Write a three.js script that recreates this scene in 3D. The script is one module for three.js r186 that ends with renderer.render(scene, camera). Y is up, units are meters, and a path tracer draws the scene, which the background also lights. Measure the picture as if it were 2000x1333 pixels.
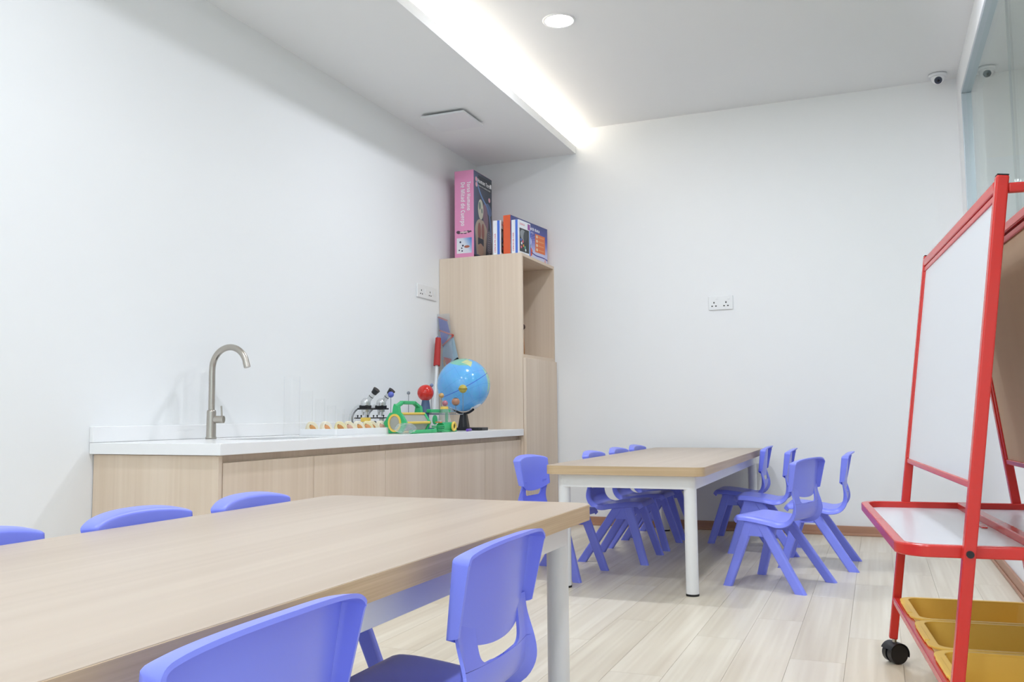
import * as THREE from 'three';
import { RoundedBoxGeometry } from 'three/addons/geometries/RoundedBoxGeometry.js';
import { mergeGeometries } from 'three/addons/utils/BufferGeometryUtils.js';
import { RectAreaLightUniformsLib } from 'three/addons/lights/RectAreaLightUniformsLib.js';
RectAreaLightUniformsLib.init();

/* ------------------------------------------------------------------ camera */
const scene = new THREE.Scene();
scene.background = new THREE.Color().setRGB(0.42, 0.47, 0.53);      // overcast daylight, seen only through the window behind the camera
const camera = new THREE.PerspectiveCamera(2 * Math.atan(666.5 / 1727.9) * 180 / Math.PI, 2000 / 1333, 0.02, 60);
camera.position.set(2.4934, 0.70, 5.4577);
camera.rotation.order = 'YXZ';
camera.rotation.set(0.0835, 0.3897, -0.0084);
const renderer = new THREE.WebGLRenderer({ antialias: true });
renderer.toneMapping = THREE.LinearToneMapping;
renderer.toneMappingExposure = 5.4;
renderer.shadowMap.enabled = true;
const LAMP = 47, COVE = 3.6;                 // radiance of the downlights and of the cove strip

/* ------------------------------------------------------------- room sizes */
const H = 2.579, HB = 2.417, WB = 0.719, W = 2.98, L = 7.0, T = 0.1;
const HC = 0.617, XC = 0.56, ZC = 3.196;     // worktop height, depth and near end
const ZT = 0.575, XT = 0.556, HT = 1.674;    // tall cabinet

/* ---------------------------------------------------------------- helpers */
let seedv = 7;
const rnd = () => { seedv = (seedv * 1664525 + 1013904223) >>> 0; return seedv / 4294967296; };
const V = (x, y, z) => new THREE.Vector3(x, y, z);
const taken = {};
function numbered(n) { const k = taken[n] = (taken[n] === undefined ? 0 : taken[n] + 1); return k ? n + '_' + String(k).padStart(3, '0') : n; }
function tag(o, label, category, group, kind) {
  if (label) o.userData.label = label;
  if (category) o.userData.category = category;
  if (group) o.userData.group = group;
  if (kind) o.userData.kind = kind;
  return o;
}
function thing(name, label, category, [x, y, z] = [0, 0, 0], turn = 0, group) {
  const o = new THREE.Group(); o.name = numbered(name); scene.add(o);
  o.position.set(x, y, z); o.rotation.y = turn;
  return tag(o, label, category, group);
}
function part(name, geo, mat, parent, label) {
  const g = Array.isArray(geo) ? merge(geo) : geo;
  const m = new THREE.Mesh(g, mat); m.name = name; parent.add(m);
  if (label) m.userData.label = label;
  return m;
}
function struct(name, geo, mat, label) {
  const m = part(name, geo, mat, scene); m.userData.kind = 'structure'; if (label) m.userData.label = label; return m;
}
function merge(list) {
  const gs = list.map(g => { const n = g.index ? g.toNonIndexed() : g.clone(); for (const k of Object.keys(n.attributes)) if (!['position', 'normal', 'uv'].includes(k)) n.deleteAttribute(k); return n; });
  return mergeGeometries(gs, false);
}
const slab = (x0, x1, y0, y1, z0, z1) => new THREE.BoxGeometry(x1 - x0, y1 - y0, z1 - z0).translate((x0 + x1) / 2, (y0 + y1) / 2, (z0 + z1) / 2);
function rbox(x0, x1, y0, y1, z0, z1, r = 0.003, s = 2) {
  return new RoundedBoxGeometry(x1 - x0, y1 - y0, z1 - z0, s, Math.min(r, (x1 - x0) / 2.01, (y1 - y0) / 2.01, (z1 - z0) / 2.01)).translate((x0 + x1) / 2, (y0 + y1) / 2, (z0 + z1) / 2);
}
function aim(geo, a, b) {      // geometry built along +y, centred, put between a and b
  const d = b.clone().sub(a), q = new THREE.Quaternion().setFromUnitVectors(V(0, 1, 0), d.clone().normalize());
  return geo.applyQuaternion(q).translate((a.x + b.x) / 2, (a.y + b.y) / 2, (a.z + b.z) / 2);
}
const rod = (a, b, r, r2 = r, n = 20) => aim(new THREE.CylinderGeometry(r2, r, a.distanceTo(b), n), a, b);
const ball = (x, y, z, r, n = 28) => new THREE.SphereGeometry(r, n, Math.round(n * 0.7)).translate(x, y, z);
const cyl = (x, y0, y1, z, r, r2 = r, n = 32) => new THREE.CylinderGeometry(r2, r, y1 - y0, n).translate(x, (y0 + y1) / 2, z);
const tube = (pts, r, n = 40, k = 14) => new THREE.TubeGeometry(new THREE.CatmullRomCurve3(pts), n, r, k, false);
function roundRect(x0, x1, y0, y1, r, P = THREE.Shape) {
  const s = new P();
  s.moveTo(x0 + r, y0); s.lineTo(x1 - r, y0); s.absarc(x1 - r, y0 + r, r, -Math.PI / 2, 0, false);
  s.lineTo(x1, y1 - r); s.absarc(x1 - r, y1 - r, r, 0, Math.PI / 2, false);
  s.lineTo(x0 + r, y1); s.absarc(x0 + r, y1 - r, r, Math.PI / 2, Math.PI, false);
  s.lineTo(x0, y0 + r); s.absarc(x0 + r, y0 + r, r, Math.PI, Math.PI * 1.5, false);
  return s;
}
// shape in plan (x, z), extruded upwards from y0 to y1
function plate(shape, y0, y1, bevel = 0, seg = 8) {
  const g = new THREE.ExtrudeGeometry(shape, { depth: y1 - y0 - 2 * bevel, bevelEnabled: bevel > 0, bevelSize: bevel, bevelThickness: bevel, bevelOffset: -bevel, bevelSegments: 2, curveSegments: seg });
  return g.translate(0, 0, bevel).rotateX(Math.PI / 2).scale(1, -1, 1).translate(0, y0, 0);
}
function fixFlip(g) {          // after a mirroring scale: turn the triangles the right way round
  const n = g.index ? g.toNonIndexed() : g, p = n.attributes;
  for (const k of Object.keys(p)) { const a = p[k]; for (let i = 0; i < a.count; i += 3) for (let c = 0; c < a.itemSize; c++) { const t = a.getComponent(i + 1, c); a.setComponent(i + 1, c, a.getComponent(i + 2, c)); a.setComponent(i + 2, c, t); } }
  n.computeVertexNormals(); return n;
}
const plan = (shape, y0, y1, bevel = 0, seg = 8) => fixFlip(plate(shape, y0, y1, bevel, seg));
// uv in metres along the dominant faces; grain = axis the wood runs along
function woodUV(geo, grain = 'y', su = 0.6, sv = 2.4, ou = 0, ov = 0) {
  const g = geo.index ? geo.toNonIndexed() : geo, p = g.attributes.position, n = g.attributes.normal, uv = new Float32Array(p.count * 2);
  const ax = { x: 0, y: 1, z: 2 }[grain];
  for (let i = 0; i < p.count; i += 3) {
    const m = [0, 0, 0];
    for (let k = 0; k < 3; k++) { m[0] += n.getX(i + k); m[1] += n.getY(i + k); m[2] += n.getZ(i + k); }
    let d = 0; for (let k = 1; k < 3; k++) if (Math.abs(m[k]) > Math.abs(m[d])) d = k;
    const rest = [0, 1, 2].filter(k => k !== d), vA = rest.includes(ax) ? ax : rest[1], uA = rest.find(k => k !== vA);
    for (let k = 0; k < 3; k++) { const c = [p.getX(i + k), p.getY(i + k), p.getZ(i + k)]; uv[(i + k) * 2] = c[uA] / su + ou + d * 0.31; uv[(i + k) * 2 + 1] = c[vA] / sv + ov + d * 0.17; }
  }
  g.setAttribute('uv', new THREE.BufferAttribute(uv, 2)); return g;
}
// a thin curved sheet with thickness from a grid of points
function sheet(fn, nu, nv, th) {
  const P = [], N = [];
  for (let j = 0; j <= nv; j++) { P.push([]); for (let i = 0; i <= nu; i++) P[j].push(fn(i / nu, j / nv)); }
  for (let j = 0; j <= nv; j++) {
    N.push([]);
    for (let i = 0; i <= nu; i++) {
      const a = P[j][Math.min(i + 1, nu)].clone().sub(P[j][Math.max(i - 1, 0)]), b = P[Math.min(j + 1, nv)][i].clone().sub(P[Math.max(j - 1, 0)][i]);
      N[j].push(a.cross(b).normalize());
    }
  }
  const pos = [], idx = [], at = (s) => { const o = pos.length / 3; for (let j = 0; j <= nv; j++) for (let i = 0; i <= nu; i++) { const q = P[j][i].clone().addScaledVector(N[j][i], s * th / 2); pos.push(q.x, q.y, q.z); } return o; };
  const A = at(1), B = at(-1), w = nu + 1;
  for (let j = 0; j < nv; j++) for (let i = 0; i < nu; i++) {
    const a = j * w + i, b = a + 1, c = a + w, d = c + 1;
    idx.push(A + a, A + b, A + d, A + a, A + d, A + c, B + a, B + d, B + b, B + a, B + c, B + d);
  }
  const rim = []; for (let i = 0; i <= nu; i++) rim.push([0, i]); for (let j = 1; j <= nv; j++) rim.push([j, nu]); for (let i = nu - 1; i >= 0; i--) rim.push([nv, i]); for (let j = nv - 1; j >= 1; j--) rim.push([j, 0]);
  const E0 = pos.length / 3;
  for (const [j, i] of rim) for (const s of [1, -1]) { const q = P[j][i].clone().addScaledVector(N[j][i], s * th / 2); pos.push(q.x, q.y, q.z); }
  for (let k = 0; k < rim.length; k++) { const a = E0 + 2 * k, b = E0 + 2 * ((k + 1) % rim.length); idx.push(a, a + 1, b, b, a + 1, b + 1); }
  const g = new THREE.BufferGeometry(); g.setAttribute('position', new THREE.Float32BufferAttribute(pos, 3)); g.setIndex(idx);
  g.computeVertexNormals(); g.setAttribute('uv', new THREE.BufferAttribute(new Float32Array(pos.length / 3 * 2), 2));
  return g;
}
// straight loft between horizontal rounded rectangles (for legs cut flat at the floor)
function legLoft(secs, n = 5) {
  const ring = ([x, y, z, dx, dz, r]) => { const o = []; for (const [sx, sz, a0] of [[1, 1, 0], [-1, 1, 90], [-1, -1, 180], [1, -1, 270]]) for (let k = 0; k <= n; k++) { const a = (a0 + 90 * k / n) * Math.PI / 180; o.push(V(x + sx * (dx / 2 - r) + r * Math.cos(a), y, z + sz * (dz / 2 - r) + r * Math.sin(a))); } return o; };
  const R = secs.map(ring), m = R[0].length, pos = [], idx = [];
  R.forEach(r => r.forEach(q => pos.push(q.x, q.y, q.z)));
  for (let s = 0; s < R.length - 1; s++) for (let i = 0; i < m; i++) { const a = s * m + i, b = s * m + (i + 1) % m; idx.push(a, b, a + m, b, b + m, a + m); }
  const cap = (r, flip) => { const o = pos.length / 3; r.forEach(q => pos.push(q.x, q.y, q.z)); for (let i = 1; i < m - 1; i++) flip ? idx.push(o, o + i, o + i + 1) : idx.push(o, o + i + 1, o + i); };
  cap(R[0], true); cap(R[R.length - 1], false);
  const g = new THREE.BufferGeometry(); g.setAttribute('position', new THREE.Float32BufferAttribute(pos, 3)); g.setIndex(idx); g.computeVertexNormals();
  g.setAttribute('uv', new THREE.BufferAttribute(new Float32Array(pos.length / 3 * 2), 2));
  return g;
}

/* --------------------------------------------------------------- textures */
const hash = (x, y, s) => { let h = (x * 374761393 + y * 668265263 + s * 2147483647) | 0; h = Math.imul(h ^ (h >>> 13), 1274126177); h ^= h >>> 16; return (h >>> 0) / 4294967296; };
function vnoise(x, y, px, py, s) {   // periodic value noise
  const xi = Math.floor(x), yi = Math.floor(y), fx = x - xi, fy = y - yi, u = fx * fx * (3 - 2 * fx), v = fy * fy * (3 - 2 * fy);
  const m = (a, b) => ((a % b) + b) % b, x0 = m(xi, px), x1 = m(xi + 1, px), y0 = m(yi, py), y1 = m(yi + 1, py);
  const a = hash(x0, y0, s), b = hash(x1, y0, s), c = hash(x0, y1, s), d = hash(x1, y1, s);
  return a + (b - a) * u + (c - a) * v + (a - b - c + d) * u * v;
}
function woodTexture(w, h, dark, light, seed, { wide = 8, fine = 70, contrast = 1, pore = 0.12 } = {}) {
  const data = new Uint8Array(w * h * 4);
  for (let y = 0; y < h; y++) for (let x = 0; x < w; x++) {
    const u = x / w, v = y / h, wx = u + 0.02 * (vnoise(u * 3, v * 3, 3, 3, seed) - 0.5);
    let t = 0.45 * vnoise(wx * wide, v * 2, wide, 2, seed + 1) + 0.3 * vnoise(wx * wide * 3, v * 3, wide * 3, 3, seed + 2) + 0.25 * vnoise(wx * fine, v * 5, fine, 5, seed + 3);
    t = 0.5 + (t - 0.5) * contrast * 1.5;
    const p = vnoise(wx * fine * 2.2, v * 24, Math.round(fine * 2.2), 24, seed + 4); if (p > 0.76) t -= pore * (p - 0.76) * 4;
    t = Math.max(0, Math.min(1, t));
    const o = (y * w + x) * 4;
    for (let k = 0; k < 3; k++) data[o + k] = dark[k] + (light[k] - dark[k]) * t;
    data[o + 3] = 255;
  }
  const tx = new THREE.DataTexture(data, w, h); tx.colorSpace = THREE.SRGBColorSpace; tx.wrapS = tx.wrapT = THREE.RepeatWrapping; tx.magFilter = THREE.LinearFilter; tx.minFilter = THREE.LinearMipmapLinearFilter; tx.generateMipmaps = true; tx.needsUpdate = true;
  return tx;
}
function canvasTex(w, h, draw) {
  const c = document.createElement('canvas'); c.width = w; c.height = h; draw(c.getContext('2d'), w, h);
  const t = new THREE.CanvasTexture(c); t.colorSpace = THREE.SRGBColorSpace; return t;
}
const std = (color, roughness = 0.5, more = {}) => new THREE.MeshStandardMaterial({ color, roughness, ...more });

/* -------------------------------------------------------------- materials */
const M = {
  wall: std(0xf5f6f6, 0.85), ceiling: std(0xf5f6f6, 0.9), corridor: std(0xdcdacb, 0.9), corridorLow: std(0xd3dcdf, 0.9),
  cabinet: std(0xffffff, 0.5, { map: woodTexture(512, 512, [221, 200, 177], [236, 218, 198], 11, { wide: 9, fine: 80 }) }),
  table: std(0xffffff, 0.33, { map: woodTexture(512, 512, [185, 166, 147], [204, 187, 169], 31, { wide: 7, fine: 60, contrast: 0.9 }) }),
  band: std(0xffffff, 0.45, { map: woodTexture(256, 512, [196, 169, 132], [220, 196, 161], 51, { wide: 6, fine: 60, contrast: 1.5 }) }),
  stone: std(0xf8f8f8, 0.22), whiteMetal: std(0xeceef0, 0.32), blackRubber: std(0x17181a, 0.6), black: std(0x1b1c20, 0.4),
  steel: std(0xb9b3aa, 0.3, { metalness: 1 }), silver: std(0xd6d8da, 0.28, { metalness: 0.75 }), sinkSteel: std(0x8d8f90, 0.35, { metalness: 1 }),
  alu: std(0xc3ccd2, 0.35, { metalness: 0.6 }),
  base: std(0xffffff, 0.45, { map: woodTexture(256, 512, [172, 126, 100], [196, 152, 124], 71, { wide: 3, fine: 24 }) }),
  chair: std(0x8893ff, 0.32), red: std(0xd5332c, 0.22), board: std(0xdfe3e9, 0.28), hardboard: std(0xffffff, 0.8, { map: woodTexture(256, 256, [208, 184, 156], [220, 198, 170], 81, { wide: 5, fine: 20, contrast: 0.6, pore: 0.03 }) }),
  bin: std(0xffd25e, 0.42), plug: std(0xf0f1f1, 0.35), hole: std(0x2a2a2a, 0.7), plastic: std(0xf0f1f2, 0.4),
  clear: new THREE.MeshPhysicalMaterial({ color: 0xfefefe, roughness: 0.02, transmission: 1, thickness: 0, ior: 1.4 }),
  film: new THREE.MeshPhysicalMaterial({ color: 0xf4f7fa, roughness: 0.12, transmission: 0.9, thickness: 0, ior: 1.4 }),
  glass: new THREE.MeshPhysicalMaterial({ color: 0xeef6f3, roughness: 0.0, transmission: 1, thickness: 0, ior: 1.5 }),
  green: std(0x35b873, 0.4), yellow: std(0xf0cc5c, 0.45), darkLens: std(0x24402f, 0.15), smoke: new THREE.MeshPhysicalMaterial({ color: 0xdedfd8, roughness: 0.15, transmission: 0.55, thickness: 0, ior: 1.4 }),
};
function lampMat(hex, k) { return new THREE.MeshStandardMaterial({ color: 0xffffff, emissive: hex, emissiveIntensity: k, roughness: 0.6 }); }

/* -------------------------------------------------------------- structure */
// floor: slab and vinyl planks running towards the back wall
const floor = new THREE.Group(); floor.name = 'floor'; floor.userData = { kind: 'structure', label: 'pale oak vinyl plank floor' }; scene.add(floor);
part('subfloor', slab(-T, 4.8, -0.1, -0.004, -T, L + T), std(0xc2b59f, 0.8), floor);
{
  const mats = [[[216, 204, 183], [239, 231, 213], 101], [[213, 201, 180], [237, 229, 210], 131], [[218, 207, 187], [241, 234, 217], 151], [[215, 203, 181], [238, 229, 210], 171]]
    .map(([a, b, s]) => std(0xffffff, 0.36, { map: woodTexture(256, 1024, a, b, s, { wide: 5, fine: 34, contrast: 1.1, pore: 0.16 }) }));
  const pw = 0.149, pl = 0.92, geos = [];
  for (let k = 0; k < 6; k++) geos.push(woodUV(slab(-pw / 2 + 0.0004, pw / 2 - 0.0004, -0.0042, 0, -pl / 2 + 0.0004, pl / 2 - 0.0004), 'z', 0.3, 1.84, k * 0.37, k * 0.23));
  const shorts = {};
  for (let c = 0; c < 20; c++) {
    let z = -[0, 0.31, 0.62, 0.17, 0.48][c % 5];
    while (z < L) {
      const z0 = Math.max(0, z), z1 = Math.min(L, z + pl), len = z1 - z0, k = Math.floor(rnd() * 6); let g = geos[k];
      if (len < pl - 1e-6) { const key = len.toFixed(3); g = shorts[key] || (shorts[key] = woodUV(slab(-pw / 2 + 0.0004, pw / 2 - 0.0004, -0.0042, 0, -len / 2 + 0.0004, len / 2 - 0.0004), 'z', 0.3, 1.84, 0.1)); }
      if (len > 0.02) { const m = part('plank', g, mats[Math.floor(rnd() * 4)], floor); m.position.set((c + 0.5) * pw, 0, (z0 + z1) / 2); }
      z += pl;
    }
  }
}
struct('wall_left', slab(-T, 0, -0.1, H + 0.1, -T, L + T), M.wall, 'plain white wall behind the sink counter');
struct('wall_back', slab(0, W + T, -0.1, H + 0.1, -T, 0), M.wall, 'plain white wall at the end of the room');
const FX0 = 0.4, FX1 = 2.6, FY0 = 0.9, FY1 = 2.3;      // daylight window behind the camera
struct('wall_front', [slab(0, FX0, -0.1, H + 0.1, L, L + T), slab(FX1, 4.8, -0.1, H + 0.1, L, L + T), slab(FX0, FX1, -0.1, FY0, L, L + T), slab(FX0, FX1, FY1, H + 0.1, L, L + T)], M.wall, 'white wall with a window behind the camera');
const WZ0 = 0.264, WZ1 = 4.6, WY0 = 1.02, WY1 = 2.416;
struct('wall_right', [slab(W, W + T, -0.1, H + 0.1, 0, WZ0), slab(W, W + T, -0.1, WY0, WZ0, WZ1), slab(W, W + T, WY1, H + 0.1, WZ0, WZ1), slab(W, W + T, -0.1, H + 0.1, WZ1, L)], M.wall, 'white wall with the long glass window');
struct('ceiling', slab(-T, 4.8, H, H + 0.12, -T, L + T), M.ceiling, 'white flat ceiling');
// dropped bulkhead over the counter with a light trough behind its lip
struct('trim_1', [slab(0, WB, HB, HB + 0.018, 0, L), slab(WB - 0.018, WB, HB + 0.018, HB + 0.05, 0, L), slab(0.5, 0.52, HB + 0.018, H, 0, L)], M.ceiling, 'dropped white ceiling bulkhead with a cove lip');
// corridor behind the glass
struct('wall_corridor', slab(4.7, 4.8, -0.1, H + 0.1, 0, L), M.corridor, 'far wall of the corridor beyond the glass');
struct('wall_corridor_end', [slab(W + T, 4.8, 2.1, H + 0.1, -T, 0)], M.corridor, 'end wall of the corridor beyond the glass, upper band');
struct('wall_corridor_end_lower', [slab(W + T, 4.8, -0.1, 2.1, -T, 0)], M.corridorLow, 'end wall of the corridor beyond the glass, lower band');
// baseboards
const bbs = (a) => woodUV(a, 'x', 0.2, 1.2), bbz = (a) => woodUV(a, 'z', 0.2, 1.2);
struct('baseboard_back', [bbs(rbox(XT + 0.02, W, 0, 0.054, 0, 0.012, 0.003)), bbs(rbox(XT + 0.02, W - 0.012, 0, 0.016, 0.012, 0.02, 0.004))], M.base, 'brown wooden skirting along the end wall');
struct('baseboard_right', [bbz(rbox(W - 0.012, W, 0, 0.054, 0.012, L, 0.003)), bbz(rbox(W - 0.02, W - 0.012, 0, 0.016, 0.02, L, 0.004))], M.base, 'brown wooden skirting under the window wall');
struct('baseboard_left', bbz(rbox(0, 0.012, 0, 0.054, ZC + 0.02, L, 0.003)), M.base, 'brown wooden skirting beyond the counter');

// window
{
  const w = new THREE.Group(); w.name = 'window_1'; w.userData = { kind: 'structure', label: 'long interior glass window in an aluminium channel' }; scene.add(w);
  const f = 0.022, xa = W - 0.004, xb = W + 0.05;
  part('frame_bar', rbox(xa, xb, WY1 - f, WY1, WZ0, WZ1, 0.002), M.alu, w);
  part('frame_bar', rbox(xa, xb, WY0, WY0 + f, WZ0, WZ1, 0.002), M.alu, w);
  part('frame_bar', rbox(xa, xb, WY0 + f, WY1 - f, WZ0, WZ0 + f, 0.002), M.alu, w);
  part('frame_bar', rbox(xa, xb, WY0 + f, WY1 - f, WZ1 - f, WZ1, 0.002), M.alu, w);
  const js = [WZ0 + f, 1.76, 3.2, WZ1 - f];
  for (let k = 0; k < 3; k++) {
    part('pane', slab(W + 0.02, W + 0.03, WY0 + f, WY1 - f, js[k] + (k ? 0.0012 : 0), js[k + 1] - (k < 2 ? 0.0012 : 0)), M.glass, w);
    if (k) part('joint_seal', slab(W + 0.021, W + 0.029, WY0 + f, WY1 - f, js[k] - 0.0012, js[k] + 0.0012), std(0x9aa6a4, 0.5), w);
  }
}

{
  const w = new THREE.Group(); w.name = 'window_2'; w.userData = { kind: 'structure', label: 'daylight window behind the camera' }; scene.add(w);
  const f = 0.04, a = L + 0.03, b = L + 0.07, mid = (FX0 + FX1) / 2;
  for (const [x0, x1, y0, y1] of [[FX0, FX1, FY0, FY0 + f], [FX0, FX1, FY1 - f, FY1], [FX0, FX0 + f, FY0 + f, FY1 - f], [FX1 - f, FX1, FY0 + f, FY1 - f], [mid - f / 2, mid + f / 2, FY0 + f, FY1 - f]]) part('frame_bar', rbox(x0, x1, y0, y1, a, b, 0.002), M.alu, w);
  part('pane', slab(FX0 + f, mid - f / 2, FY0 + f, FY1 - f, L + 0.048, L + 0.052), M.glass, w); part('pane', slab(mid + f / 2, FX1 - f, FY0 + f, FY1 - f, L + 0.048, L + 0.052), M.glass, w);
}

/* ------------------------------------------------------------------ lamps */
const rings = std(0xf4f4f4, 0.4);
function areaLight(w, h, power, hex, pos, target) {
  const l = new THREE.RectAreaLight(hex, power, w, h); l.position.copy(pos); l.lookAt(target); scene.add(l); return l;
}
const lampSpots = [[1.161, 1.588, 'round recessed downlight glowing white beside the cove'], [2.36, 1.588, 'round recessed downlight just above the top edge, near window'], [1.161, 3.9, 'recessed downlight over the near table, cove side'], [2.36, 3.9, 'recessed downlight over the whiteboard easel, window side'], [1.161, 6.2, 'recessed downlight behind the camera, cove side'], [2.36, 6.2, 'recessed downlight behind the camera, window side'], [3.9, 2.4, 'recessed downlight in the corridor beyond the glass']];
for (const [x, z, label] of lampSpots) {
  const o = thing('ceiling_downlight', label, 'downlight', [x, H, z], 0, 'recessed ceiling downlights');
  part('trim_ring', new THREE.LatheGeometry([[0.066, -0.003], [0.07, -0.006], [0.077, -0.005], [0.08, 0]].map(([r, y]) => new THREE.Vector2(r, y)), 48), rings, o);
  part('diffuser', cyl(0, -0.004, -0.001, 0, 0.0665), lampMat(0xfbfcff, 9), o, 'glowing white diffuser');
  areaLight(0.118, 0.118, LAMP, 0xedf3ff, V(x, H - 0.0075, z), V(x, 0, z));
}
{
  const o = thing('cove_light_strip', 'warm white light strip hidden in the ceiling cove', 'light strip', [0.6, HB + 0.018, L / 2]);
  part('channel', slab(-0.02, 0.02, 0, 0.012, -L / 2 + 0.02, L / 2 - 0.02), M.plastic, o);
  part('diffuser', slab(-0.015, 0.015, 0.012, 0.02, -L / 2 + 0.02, L / 2 - 0.02), lampMat(0xfff3e0, 2), o);
  areaLight(0.03, L - 0.06, COVE, 0xfff2e2, V(0.6, HB + 0.042, L / 2), V(0.6, 9, L / 2));
}

/* ------------------------------------------------------ counter and units */
const DX = 0.54;              // door faces
const zs = [3.179, 2.658, 2.137, 1.616, 1.095, 0.577];
{
  const labels = ['pale wood base cabinet under the sink, at the open end of the counter', 'pale wood base cabinet under the middle of the counter', 'pale wood base cabinet next to the tall cabinet'];
  [[0, 2], [2, 4], [4, 5]].forEach(([a, b], k) => {
    const z1 = zs[a], z0 = zs[b], o = thing('base_cabinet', labels[k], 'cabinet', [0, 0, 0], 0, 'base cabinets under the counter');
    const top = HC - 0.04, wu = (g, i = 0) => woodUV(g, 'y', 0.6, 2.4, 0.17 * i + k * 0.29, 0.11 * i);
    part('carcass', [slab(0.004, DX - 0.02, 0.09, 0.108, z0, z1 - (k ? 0 : 0.018)), slab(0.004, 0.012, 0.108, top, z0, z1 - 0.018), slab(0.012, DX - 0.02, 0.108, top, z0, z0 + 0.016), slab(DX - 0.06, DX - 0.022, top - 0.024, top, z0 + 0.016, z1 - 0.018)].map((g, i) => wu(g, i)), M.cabinet, o);
    part('end_panel', wu(k ? slab(0.012, DX - 0.02, 0.108, top, z1 - 0.016, z1) : rbox(0.004, DX, 0, top, z1 - 0.018, z1, 0.0015), 3), M.cabinet, o);
    part('plinth', wu(slab(0.3, DX - 0.05, 0.001, 0.09, z0, z1 - 0.018), 2), M.cabinet, o);
    for (let i = a; i < b; i++) part('door', wu(rbox(DX - 0.02, DX, 0.095, 0.553, zs[i + 1] + 0.0015, zs[i] - (i ? 0.0015 : 0.023), 0.0015), i + 5), M.cabinet, o);
  });
}
{
  // worktop with a sink opening and an upstand against the wall
  const o = thing('worktop', 'white solid surface worktop with a sink opening along the wall', 'worktop');
  const s = roundRect(0.001, XC, ZT + 0.002, ZC, 0.003); s.holes.push(roundRect(0.16, 0.44, 2.34, 2.8, 0.05, THREE.Path));
  part('slab', plan(s, HC - 0.038, HC, 0.0015), M.stone, o);
  struct('trim_2', rbox(0, 0.018, HC + 0.0005, HC + 0.056, ZT + 0.002, ZC, 0.003), M.stone, 'low white upstand strip on the wall behind the worktop');
  const k = thing('sink_basin', 'stainless steel sink bowl set under the worktop', 'sink');
  const rim = roundRect(0.135, 0.465, 2.315, 2.825, 0.07); rim.holes.push(roundRect(0.156, 0.444, 2.336, 2.804, 0.052, THREE.Path));
  part('rim', plan(rim, HC - 0.041, HC - 0.0385), M.sinkSteel, k);
  const wl = roundRect(0.154, 0.446, 2.334, 2.806, 0.054); wl.holes.push(roundRect(0.156, 0.444, 2.336, 2.804, 0.052, THREE.Path));
  part('bowl', [plan(wl, HC - 0.2, HC - 0.041), plan(roundRect(0.154, 0.446, 2.334, 2.806, 0.054), HC - 0.202, HC - 0.2)], M.sinkSteel, k);
  part('drain', cyl(0.3, HC - 0.2, HC - 0.197, 2.57, 0.03), M.steel, k);
}
{
  const o = thing('kitchen_faucet', 'brushed steel gooseneck faucet standing behind the sink', 'faucet', [0.09, HC, 2.7]);
  part('body', new THREE.LatheGeometry([[0, 0], [0.021, 0], [0.021, 0.006], [0.0185, 0.009], [0.0175, 0.105], [0.016, 0.111], [0.0115, 0.113]].map(([a, b]) => new THREE.Vector2(a, b)), 36), M.steel, o);
  const pts = [V(0, 0.11, 0), V(0, 0.2, 0), V(0, 0.272, 0)]; const R = 0.083;
  for (let k = 1; k <= 12; k++) { const a = Math.PI - k / 12 * 2.95; pts.push(V(R + R * Math.cos(a), 0.272 + R * Math.sin(a), 0)); }
  part('spout', tube(pts, 0.0122, 70, 18), M.steel, o);
  const e = pts[pts.length - 1], d = e.clone().sub(pts[pts.length - 2]).normalize();
  part('aerator', rod(e.clone().addScaledVector(d, -0.006), e.clone().addScaledVector(d, 0.014), 0.0125), M.steel, o);
  const hd = part('handle', rod(V(0.01, 0.075, -0.004), V(0.047, 0.075, -0.016), 0.0145), M.steel, o);
  part('lever', rod(V(0.04, 0.085, -0.013), V(0.037, 0.128, -0.012), 0.0034), M.steel, hd);
}
{
  // tall corner cabinet: open niche on top, door below, both facing the room
  const o = thing('tall_cabinet', 'tall pale wood corner cabinet with an open niche above its door', 'cabinet');
  const wu = (g, i) => woodUV(g, 'y', 0.6, 2.4, 0.23 * i, 0.13 * i), NB = 1.062;
  part('side_panel', wu(rbox(0.002, XT, 0, HT, ZT - 0.018, ZT, 0.001), 0), M.cabinet, o);
  part('side_panel', wu(slab(0.002, XT, 0, HT, 0.001, 0.019), 1), M.cabinet, o);
  part('top_panel', woodUV(slab(0.002, XT - 0.0005, HT - 0.018, HT - 0.0005, 0.019, ZT - 0.018), 'z'), M.cabinet, o);
  part('back_panel', wu(slab(0.002, 0.01, 0.08, HT - 0.018, 0.019, ZT - 0.018), 2), M.cabinet, o);
  part('niche_shelf', woodUV(slab(0.01, XT - 0.0005, NB - 0.02, NB, 0.019, ZT - 0.018), 'z', 0.6, 2.4, 0.4), M.cabinet, o);
  part('plinth', wu(slab(0.3, XT - 0.04, 0.001, 0.08, 0.019, ZT - 0.018), 3), M.cabinet, o);
  part('door', wu(rbox(XT + 0.001, XT + 0.019, 0.07, NB - 0.022, 0.022, ZT - 0.003, 0.0015), 4), M.cabinet, o);
}

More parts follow.
